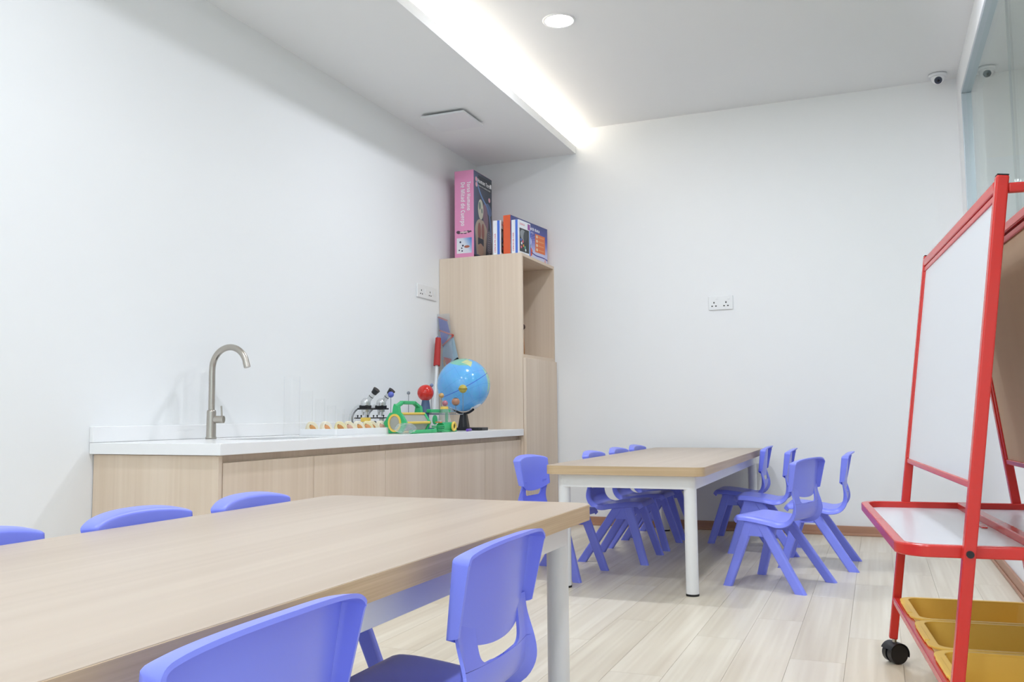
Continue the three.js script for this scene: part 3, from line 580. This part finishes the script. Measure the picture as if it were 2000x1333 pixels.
// tray of cream models
const TY = Y + 0.005;
{
  const o = thing('white_tray', 'shallow white tray holding a row of cream models', 'tray', [0.265, Y, 2.01]);
  const a = 0.095, b = 0.232, h = 0.03;
  part('base', rbox(-a, a, 0, 0.004, -b, b, 0.001), M.plastic, o);
  const ring = roundRect(-a, a, -b, b, 0.008); ring.holes.push(roundRect(-a + 0.003, a - 0.003, -b + 0.003, b - 0.003, 0.005, THREE.Path));
  part('wall', plan(ring, 0.004, h, 0.001), M.plastic, o);
}
{
  const cream = [std(0xf0e6c8, 0.6), std(0xf2ebd6, 0.6), std(0xece2b4, 0.6)], core = [std(0xd99a5a, 0.6), std(0xe2a06c, 0.6), std(0xc98a4c, 0.6), std(0xdfae98, 0.6)], dark = std(0x6f5a34, 0.6);
  const arch = new THREE.Shape(); arch.moveTo(-0.028, 0); arch.lineTo(0.028, 0); arch.bezierCurveTo(0.03, 0.03, 0.016, 0.056, -0.006, 0.056); arch.bezierCurveTo(-0.022, 0.056, -0.03, 0.03, -0.028, 0);
  const body = new THREE.ExtrudeGeometry(arch, { depth: 0.02, bevelEnabled: true, bevelSize: 0.003, bevelThickness: 0.003, bevelOffset: -0.003, bevelSegments: 2 }).translate(0, 0, -0.01);
  const oval = new THREE.SphereGeometry(1, 24, 14).scale(0.02, 0.011, 0.004).rotateZ(-0.75).translate(-0.001, 0.027, 0.012);
  const dot = new THREE.SphereGeometry(1, 12, 8).scale(0.004, 0.003, 0.003).translate(-0.012, 0.041, 0.0115);
  const spots = [[0.208, 2.2, 'with a yellow core, at the open end of the tray'], [0.24, 2.14, 'with a long brown core, second from the tray end'], [0.278, 2.085, 'with a pale orange core, third from the tray end'], [0.285, 2.025, 'with a pink core, left of the tray middle'], [0.3, 1.97, 'with a lying brown core, right of the tray middle'], [0.318, 1.92, 'with a steep orange core, below the yellow block'], [0.305, 1.862, 'with a small dark core, second from the green cage'], [0.318, 1.803, 'with a brown edge, closest to the green cage']];
  spots.forEach(([x, z, t], i) => {
    const o = thing('cream_model_piece', 'cream rounded model piece ' + t, 'model', [x, TY + 0.0005, z], 0.95 + 0.22 * Math.sin(i * 2.1), 'cream model pieces in the white tray');
    part('body', body, cream[i % 3], o); part('core', oval, core[i % 4], o); part('seed', dot, dark, o);
  });
}
// microscopes
function microscope(x, z, turn, label, yellow) {
  const o = thing('microscope', label, 'microscope', [x, Y, z], turn, 'silver and black microscopes');
  part('foot', rbox(-0.075, 0.06, 0, 0.016, -0.038, 0.038, 0.008, 3), M.silver, o);
  part('arm', tube([V(-0.05, 0.014, 0), V(-0.082, 0.05, 0), V(-0.08, 0.092, 0), V(-0.05, 0.126, 0), V(-0.01, 0.14, 0)], 0.0115, 30, 14), M.silver, o);
  part('focus_plate', [rbox(-0.03, 0.03, 0.116, 0.124, -0.03, 0.03, 0.003), rbox(-0.024, 0.022, 0.124, 0.138, -0.022, 0.022, 0.003)], M.black, o);
  part('head', [cyl(0, 0.136, 0.148, 0, 0.024, 0.025), ball(0, 0.15, 0, 0.025)], M.silver, o);
  const a = V(0.006, 0.152, 0), d = V(0.68, 0.73, 0).normalize(), at = (k) => a.clone().addScaledVector(d, k);
  const e = part('eyepiece_tube', rod(at(0.01), at(0.062), 0.0125), M.silver, o);
  part('tube_band', rod(at(0.038), at(0.0415), 0.013), M.black, e);
  part('eyecup', rod(at(0.06), at(0.086), 0.0145, 0.0185), M.black, e);
  part('nosepiece', [cyl(0, 0.104, 0.116, 0, 0.018, 0.02)], M.silver, o);
  for (const [dx, dz, h] of [[0.008, 0.004, 0.022], [-0.01, 0.006, 0.016], [0, -0.011, 0.013]]) part('objective', cyl(dx, 0.104 - h, 0.106, dz, 0.0055, 0.0065), M.silver, o);
  const st = part('stage', rbox(-0.044, 0.044, 0.071, 0.077, -0.036, 0.036, 0.002), M.black, o);
  for (const [dx, dz] of [[-0.03, 0.024], [-0.008, 0.026], [0.028, 0.024]]) part('clip_knob', [cyl(dx, 0.077, 0.082, dz, 0.0022), ball(dx, 0.085, dz, 0.0045, 14)], M.black, st);
  part('condenser', cyl(0.004, 0.044, 0.071, 0, 0.013), M.silver, o);
  part('mirror_knob', rod(V(-0.046, 0.05, -0.02), V(-0.046, 0.05, 0.02), 0.008), M.black, o);
  if (yellow) part('lamp_block', rbox(0.006, 0.05, 0.055, 0.076, 0.03, 0.056, 0.003), M.yellow, o, 'yellow block clipped to the stage');
}
microscope(0.135, 1.645, 0.0, 'silver microscope with a yellow block, behind the tray', true);
microscope(0.135, 1.495, 0.02, 'silver microscope beside the blue ball and the green cage', false);
// green bug cage with handle
{
  const o = thing('bug_viewer_cage', 'green and yellow toy bug cage with a carry handle', 'toy cage', [0.395, Y, 1.68]);
  const hz = 0.125, hex = [[-0.034, 0.002], [0.034, 0.002], [0.062, 0.05], [0.03, 0.098], [-0.03, 0.098], [-0.062, 0.05]];
  const frame = new THREE.Shape(hex.map(([x, y]) => new THREE.Vector2(x, y))); const hole = new THREE.Path(); hole.absellipse(0, 0.05, 0.032, 0.04, 0, Math.PI * 2, true); frame.holes.push(hole);
  for (const s of [-1, 1]) {
    part('end_frame', new THREE.ExtrudeGeometry(frame, { depth: 0.014, bevelEnabled: true, bevelSize: 0.002, bevelThickness: 0.002, bevelOffset: -0.002, bevelSegments: 1, curveSegments: 24 }).translate(0, 0, s * (hz - 0.008) - 0.007), M.green, o);
    const rg = new THREE.Shape(); rg.absellipse(0, 0.05, 0.0345, 0.0425, 0, Math.PI * 2); const h2 = new THREE.Path(); h2.absellipse(0, 0.05, 0.026, 0.033, 0, Math.PI * 2, true); rg.holes.push(h2);
    const q = part('window_ring', new THREE.ExtrudeGeometry(rg, { depth: 0.006, bevelEnabled: false, curveSegments: 28 }).translate(0, 0, s > 0 ? hz + 0.0012 : -hz - 0.0072), M.yellow, o);
    part('window_disc', new THREE.CylinderGeometry(1, 1, 0.002, 32).rotateX(Math.PI / 2).scale(0.0258, 0.0328, 1).translate(0, 0.05, s * (hz + 0.002)), M.smoke, q);
    const post = new THREE.Shape([[-0.018, 0.096], [0.018, 0.096], [0.013, 0.128], [-0.008, 0.14], [-0.013, 0.128]].map(([x, y]) => new THREE.Vector2(x, y)));
    part('handle_post', new THREE.ExtrudeGeometry(post, { depth: 0.024, bevelEnabled: false }).translate(0, 0, s * (hz - 0.016) - 0.012), M.green, o);
  }
  part('handle', [aim(new RoundedBoxGeometry(0.022, 0.07, 0.016, 2, 0.004), V(0, 0.126, 0.112), V(0, 0.146, 0.06)), rbox(-0.011, 0.011, 0.138, 0.155, -0.066, 0.066, 0.004), aim(new RoundedBoxGeometry(0.022, 0.07, 0.016, 2, 0.004), V(0, 0.146, -0.06), V(0, 0.126, -0.112))], M.green, o);
  for (let k = 0; k < 6; k++) {
    const [x0, y0] = hex[k], [x1, y1] = hex[(k + 1) % 6];
    part('rail', rod(V(x0 * 0.93, 0.05 + (y0 - 0.05) * 0.9, -hz + 0.012), V(x0 * 0.93, 0.05 + (y0 - 0.05) * 0.9, hz - 0.012), 0.0062, 0.0062, 12), M.yellow, o);
    const p = [V(x0, y0, 0), V(x1, y1, 0)].map(q => V(q.x * 0.9, 0.05 + (q.y - 0.05) * 0.86, 0)), mx = (p[0].x + p[1].x) / 2, my = (p[0].y + p[1].y) / 2, an = Math.atan2(p[1].y - p[0].y, p[1].x - p[0].x);
    part('side_pane', new THREE.BoxGeometry(p[0].distanceTo(p[1]) - 0.008, 0.0015, 2 * hz - 0.03).rotateZ(an).translate(mx, my, 0), M.smoke, o);
  }
}
{
  const o = thing('green_handle_bar', 'flat green plastic bar lying in front of the bug cage', 'toy part', [0.487, Y, 1.7], 0.02);
  part('bar', rbox(-0.012, 0.012, 0, 0.017, -0.125, 0.125, 0.006, 3), M.green, o);
  part('collar', rbox(-0.013, 0.013, 0, 0.0185, -0.13, -0.07, 0.006, 3), M.green, o);
}
// bug viewer with clear cone
{
  const o = thing('insect_viewer_toy', 'green and yellow insect viewer with a clear cone and lens', 'toy viewer', [0.47, Y, 1.4]);
  part('barrel', [rod(V(-0.012, 0.026, -0.07), V(-0.012, 0.026, 0.06), 0.0235), rbox(-0.03, 0.008, 0, 0.012, -0.09, 0.08, 0.004)], M.green, o);
  part('ribbed_grip', [0, 1, 2, 3].map(k => rbox(-0.026, 0.012, 0.004 + k * 0.008, 0.0095 + k * 0.008, 0.06, 0.13, 0.002)), M.green, o);
  const lr = part('lens_ring', new THREE.TorusGeometry(0.0185, 0.0065, 14, 36).rotateY(Math.PI / 2).translate(0.02, 0.028, -0.03), M.yellow, o);
  part('lens', rod(V(0.008, 0.028, -0.03), V(0.019, 0.028, -0.03), 0.015), M.darkLens, lr);
  part('lens_barrel', rod(V(-0.02, 0.028, -0.03), V(0.016, 0.028, -0.03), 0.019), M.green, o);
  part('clear_cone', new THREE.LatheGeometry([[0.036, 0.048], [0.019, 0.118]].map(([a, b]) => new THREE.Vector2(a, b)), 40).translate(-0.012, 0, 0.015), M.film, o);
  part('cone_cap', cyl(-0.012, 0.116, 0.129, 0.015, 0.021, 0.019), M.yellow, o);
  part('top_bar', rbox(-0.06, -0.034, 0.098, 0.115, -0.1, 0.12, 0.003), M.green, o);
  part('post', rbox(-0.055, -0.041, 0, 0.098, -0.088, -0.076, 0.003), M.green, o);
  part('inner_disc', rod(V(-0.045, 0.062, 0.06), V(-0.04, 0.062, 0.06), 0.024), M.green, o);
  part('orange_tab', rbox(-0.02, 0.004, 0.047, 0.053, 0.07, 0.1, 0.001), std(0xe08a4c, 0.5), o);
}
// purple marker
{
  const o = thing('purple_marker', 'purple marker lying in front of the globe base', 'marker', [0.51, Y, 1.235], 0.25);
  part('barrel', rod(V(0, 0.007, 0.045), V(0, 0.007, -0.05), 0.007), std(0x6a43b0, 0.4), o);
  part('tip', rod(V(0, 0.007, -0.05), V(0, 0.007, -0.068), 0.005, 0.0015), M.plastic, o);
}
// crumpled clear bag
{
  const o = thing('crumpled_plastic_bag', 'small crumpled clear plastic bag beside the green cage', 'plastic bag', [0.5, Y, 1.895]);
  const g = new THREE.IcosahedronGeometry(1, 4), p = g.attributes.position;
  for (let i = 0; i < p.count; i++) { const q = V(p.getX(i), p.getY(i), p.getZ(i)), k = 0.72 + 0.3 * vnoise(q.x * 3 + 9, q.y * 3 + q.z * 3 + 9, 64, 64, 5) + 0.22 * vnoise(q.x * 7 + q.z * 5 + 20, q.y * 7 + 20, 64, 64, 6); p.setXYZ(i, q.x * k * 0.045, 0.024 + q.y * k * 0.025, q.z * k * 0.06); }
  let lo = 1; for (let i = 0; i < p.count; i++) lo = Math.min(lo, p.getY(i)); g.translate(0, -lo, 0); g.computeVertexNormals();
  part('film', g, M.film, o);
}
// globe
{
  const o = thing('desk_globe', 'large light blue globe on a black stand beside the tall cabinet', 'globe', [0.36, Y, 0.98]);
  const c = V(0, 0.253, 0), R = 0.148, tilt = 0.41;
  part('base', [plan(roundRect(-0.03, 0.13, -0.055, 0.055, 0.02), 0, 0.016, 0.003), new THREE.CylinderGeometry(0.022, 0.036, 0.075, 4, 1).rotateY(Math.PI / 4).translate(0, 0.05, 0)], M.black, o);
  const map = canvasTex(1024, 512, (g) => {
    g.fillStyle = '#6bb8f2'; g.fillRect(0, 0, 1024, 512);
    for (let k = 0; k < 900; k++) { g.fillStyle = `rgba(${90 + rnd() * 60 | 0},${165 + rnd() * 50 | 0},${235 + rnd() * 20 | 0},0.12)`; g.beginPath(); g.ellipse(rnd() * 1024, rnd() * 512, 10 + rnd() * 40, 6 + rnd() * 22, rnd() * 3, 0, 7); g.fill(); }
    const land = (pts, col) => { g.fillStyle = col; g.beginPath(); pts.forEach(([x, y], i) => i ? g.lineTo(x, y) : g.moveTo(x, y)); g.closePath(); g.fill(); };
    land([[60, 70], [210, 50], [300, 80], [280, 130], [220, 150], [170, 200], [120, 170], [80, 120]], '#86c9b4'); land([[150, 150], [215, 140], [230, 175], [180, 215]], '#cfd9a0');
    land([[270, 240], [320, 250], [340, 300], [300, 400], [280, 380], [272, 300]], '#9fd0b0'); land([[470, 90], [600, 60], [760, 60], [900, 90], [880, 160], [780, 210], [700, 190], [610, 160], [520, 160]], '#8fd0a0');
    land([[480, 190], [580, 180], [620, 240], [570, 340], [530, 340], [500, 260]], '#e8d58a'); land([[0, 480], [1024, 470], [1024, 512], [0, 512]], '#eef2f4');
    g.strokeStyle = 'rgba(70,90,210,0.75)'; g.lineWidth = 4; g.beginPath(); for (let x = 0; x <= 1024; x += 8) { const y = 256 + 60 * Math.sin(x / 1024 * 6.283 + 1); x ? g.lineTo(x, y) : g.moveTo(x, y); } g.stroke();
    g.strokeStyle = 'rgba(60,110,190,0.35)'; g.lineWidth = 1.5; for (let k = 1; k < 6; k++) { g.beginPath(); g.moveTo(0, k * 85); g.lineTo(1024, k * 85); g.stroke(); } for (let k = 0; k < 12; k++) { g.beginPath(); g.moveTo(k * 85, 0); g.lineTo(k * 85, 512); g.stroke(); }
    g.strokeStyle = 'rgba(225,245,255,0.85)'; g.lineWidth = 3; g.beginPath(); g.arc(420, 210, 80, 3.2, 5.6); g.stroke();
  });
  const s = part('sphere', new THREE.SphereGeometry(R, 64, 44), std(0xffffff, 0.16, { map }), o, 'light blue world map ball');
  s.position.copy(c); s.rotation.set(-0.15, 1.45, tilt, 'ZYX');
  const pts = []; const Ra = R + 0.012; const ax = new THREE.Vector3(0, 1, 0), dir = V(0.91, 0, 0.41).normalize();
  // meridian arm: half ring in the vertical plane through the tilted axis
  for (let k = 0; k <= 24; k++) { const a = 1.9 + k / 24 * 3.35; pts.push(c.clone().addScaledVector(dir, Ra * Math.cos(a)).addScaledVector(ax, Ra * Math.sin(a))); }
  part('meridian_arm', tube(pts, 0.0065, 60, 10), M.black, o);
  part('neck', cyl(0, 0.078, 0.098, 0, 0.012, 0.014), M.black, o);
}
// solar system model
{
  const o = thing('solar_system_model', 'solar system model with a red sun and small planets on rods', 'model', [0.28, Y, 1.283]);
  const P = (x, y, z) => V(x - 0.28, y - Y, z - 1.283), sun = P(0.28, 0.821, 1.283);
  const dk = std(0x4a5f82, 0.4), arm = std(0x8f949c, 0.35, { metalness: 0.7 });
  part('base', [cyl(0, 0, 0.018, 0, 0.05, 0.046), cyl(0, 0.018, 0.1, 0, 0.022, 0.018)], dk, o);
  part('sun_socket', cyl(0, 0.1, 0.165, 0, 0.03, 0.019), dk, o);
  part('sun', ball(sun.x, sun.y, sun.z, 0.0435, 36), std(0xd2332b, 0.14), o, 'glossy red ball');
  const pl = [[0.245, 0.807, 1.585, 0.0152, 0x6470cc, 'blue planet ball'], [0.2, 0.821, 1.323, 0.0092, 0x8a8f96, 'grey planet ball'], [0.46, 0.841, 1.2, 0.0225, 0xbfae50, 'olive yellow planet ball'], [0.43, 0.773, 1.226, 0.0215, 0xb88468, 'brown banded planet ball'], [0.36, 0.806, 1.255, 0.014, 0xcfa76c, 'small tan planet ball'], [0.385, 0.765, 1.262, 0.015, 0xc27a88, 'dull pink planet ball'], [0.3, 0.862, 1.251, 0.0095, 0x7f8fb4, 'tiny blue grey planet ball']];
  pl.forEach(([x, y, z, r, col, lb], k) => {
    const c = P(x, y, z), q = part('planet', ball(c.x, c.y, c.z, r, 24), std(col, 0.4), o, lb), hy = 0.085 + k * 0.002, h = Math.hypot(c.x, c.z), low = V(c.x, hy, c.z);
    part('rod', [rod(V(c.x, c.y - r * 0.9, c.z), low, 0.0016, 0.0016, 8), rod(low, V(c.x / h * 0.016, hy, c.z / h * 0.016), 0.0016, 0.0016, 8)], arm, q);
    if (k === 2) part('ring', new THREE.TorusGeometry(r + 0.0008, 0.0022, 10, 40).rotateX(Math.PI / 2).translate(c.x, c.y, c.z), std(0x8f8034, 0.4), q);
    if (k === 3) for (const dy of [-0.016, 0.016]) part('band', new THREE.SphereGeometry(r + 0.0004, 24, 6, 0, Math.PI * 2, dy > 0 ? 0.25 : Math.PI - 0.7, 0.45).translate(c.x, c.y, c.z), std(0x4d5560, 0.4), q);
  });
}
// folded kite in a clear bag, leaning on the tall cabinet
{
  const o = thing('bagged_kite', 'folded purple and light blue kite in a clear bag leaning on the tall cabinet', 'kite', [0.06, Y, 0.6]);
  // local frame on the panel: x to the right, y up, thin in z
  const flat = (pts, t, zc) => new THREE.ExtrudeGeometry(new THREE.Shape(pts.map(([x, y]) => new THREE.Vector2(x, y))), { depth: t, bevelEnabled: false }).translate(0, 0, zc);
  const X = (x) => x - 0.05, Yy = (y) => y - Y, R = (l) => l.map(([x, y]) => [X(x), Yy(y)]);
  part('purple_panel', flat(R([[-0.005, 1.305], [0.055, 1.28], [0.075, 1.21], [0.03, 1.12], [0.018, 1.15]]), 0.004, 0.002), std(0x5f62b4, 0.5), o);
  part('light_blue_panel', flat(R([[0.035, 1.215], [0.095, 1.195], [0.135, 1.03], [0.11, 0.72], [0.05, 0.72], [0.02, 1.02], [0.025, 1.12]]), 0.003, -0.002), std(0x9fb9c6, 0.5), o);
  const red = std(0xcf5546, 0.5);
  part('red_edging', [[[-0.006, 1.308], [0.06, 1.282]], [[0.002, 1.225], [0.102, 1.19]], [[0.102, 1.19], [0.024, 1.128]]].map(([a, b]) => { const p = V(X(a[0]), Yy(a[1]), 0.0068), q = V(X(b[0]), Yy(b[1]), 0.0068); return aim(new THREE.BoxGeometry(0.009, p.distanceTo(q), 0.0015), p, q); }), red, o);
  part('red_corner', flat(R([[0.03, 1.06], [0.085, 1.045], [0.06, 0.99]]), 0.002, 0.0015), red, o);
  part('orange_strip', flat(R([[0.028, 1.045], [0.038, 1.04], [0.055, 0.95], [0.042, 0.95]]), 0.002, 0.0016), std(0xd99a48, 0.5), o);
  part('clear_bag', sheet((u, v) => { const x = X(-0.01 + 0.045 * v + u * (0.085 + 0.02 * v)), y = Yy(1.325 - v * 0.6); return V(x, y, 0.0115 + 0.003 * vnoise(u * 6, v * 20, 64, 64, 3)); }, 10, 36, 0.0006), M.film, o);
  o.rotation.x = -0.012;
}
{
  const o = thing('red_flag_roll', 'rolled red flag on a white stick leaning in the wall corner', 'flag', [0.06, Y, 0.72]);
  const a = V(0.005, 0, 0.06), b = V(-0.022, 0.565, -0.06), at = (k) => a.clone().lerp(b, k);
  part('stick', rod(at(0), at(0.75), 0.0085), M.plastic, o, 'white stick');
  part('rolled_cloth', rod(at(0.68), at(0.98), 0.021, 0.017), std(0xb9312f, 0.6), o);
  part('cap', ball(...at(0.985).toArray(), 0.011, 14), std(0x7f8fb4, 0.4), o);
}

/* ---------------------------------------------------------------- shadows */
scene.traverse(o => { if (o.isMesh) { o.castShadow = true; o.receiveShadow = true; } });
renderer.render(scene, camera);
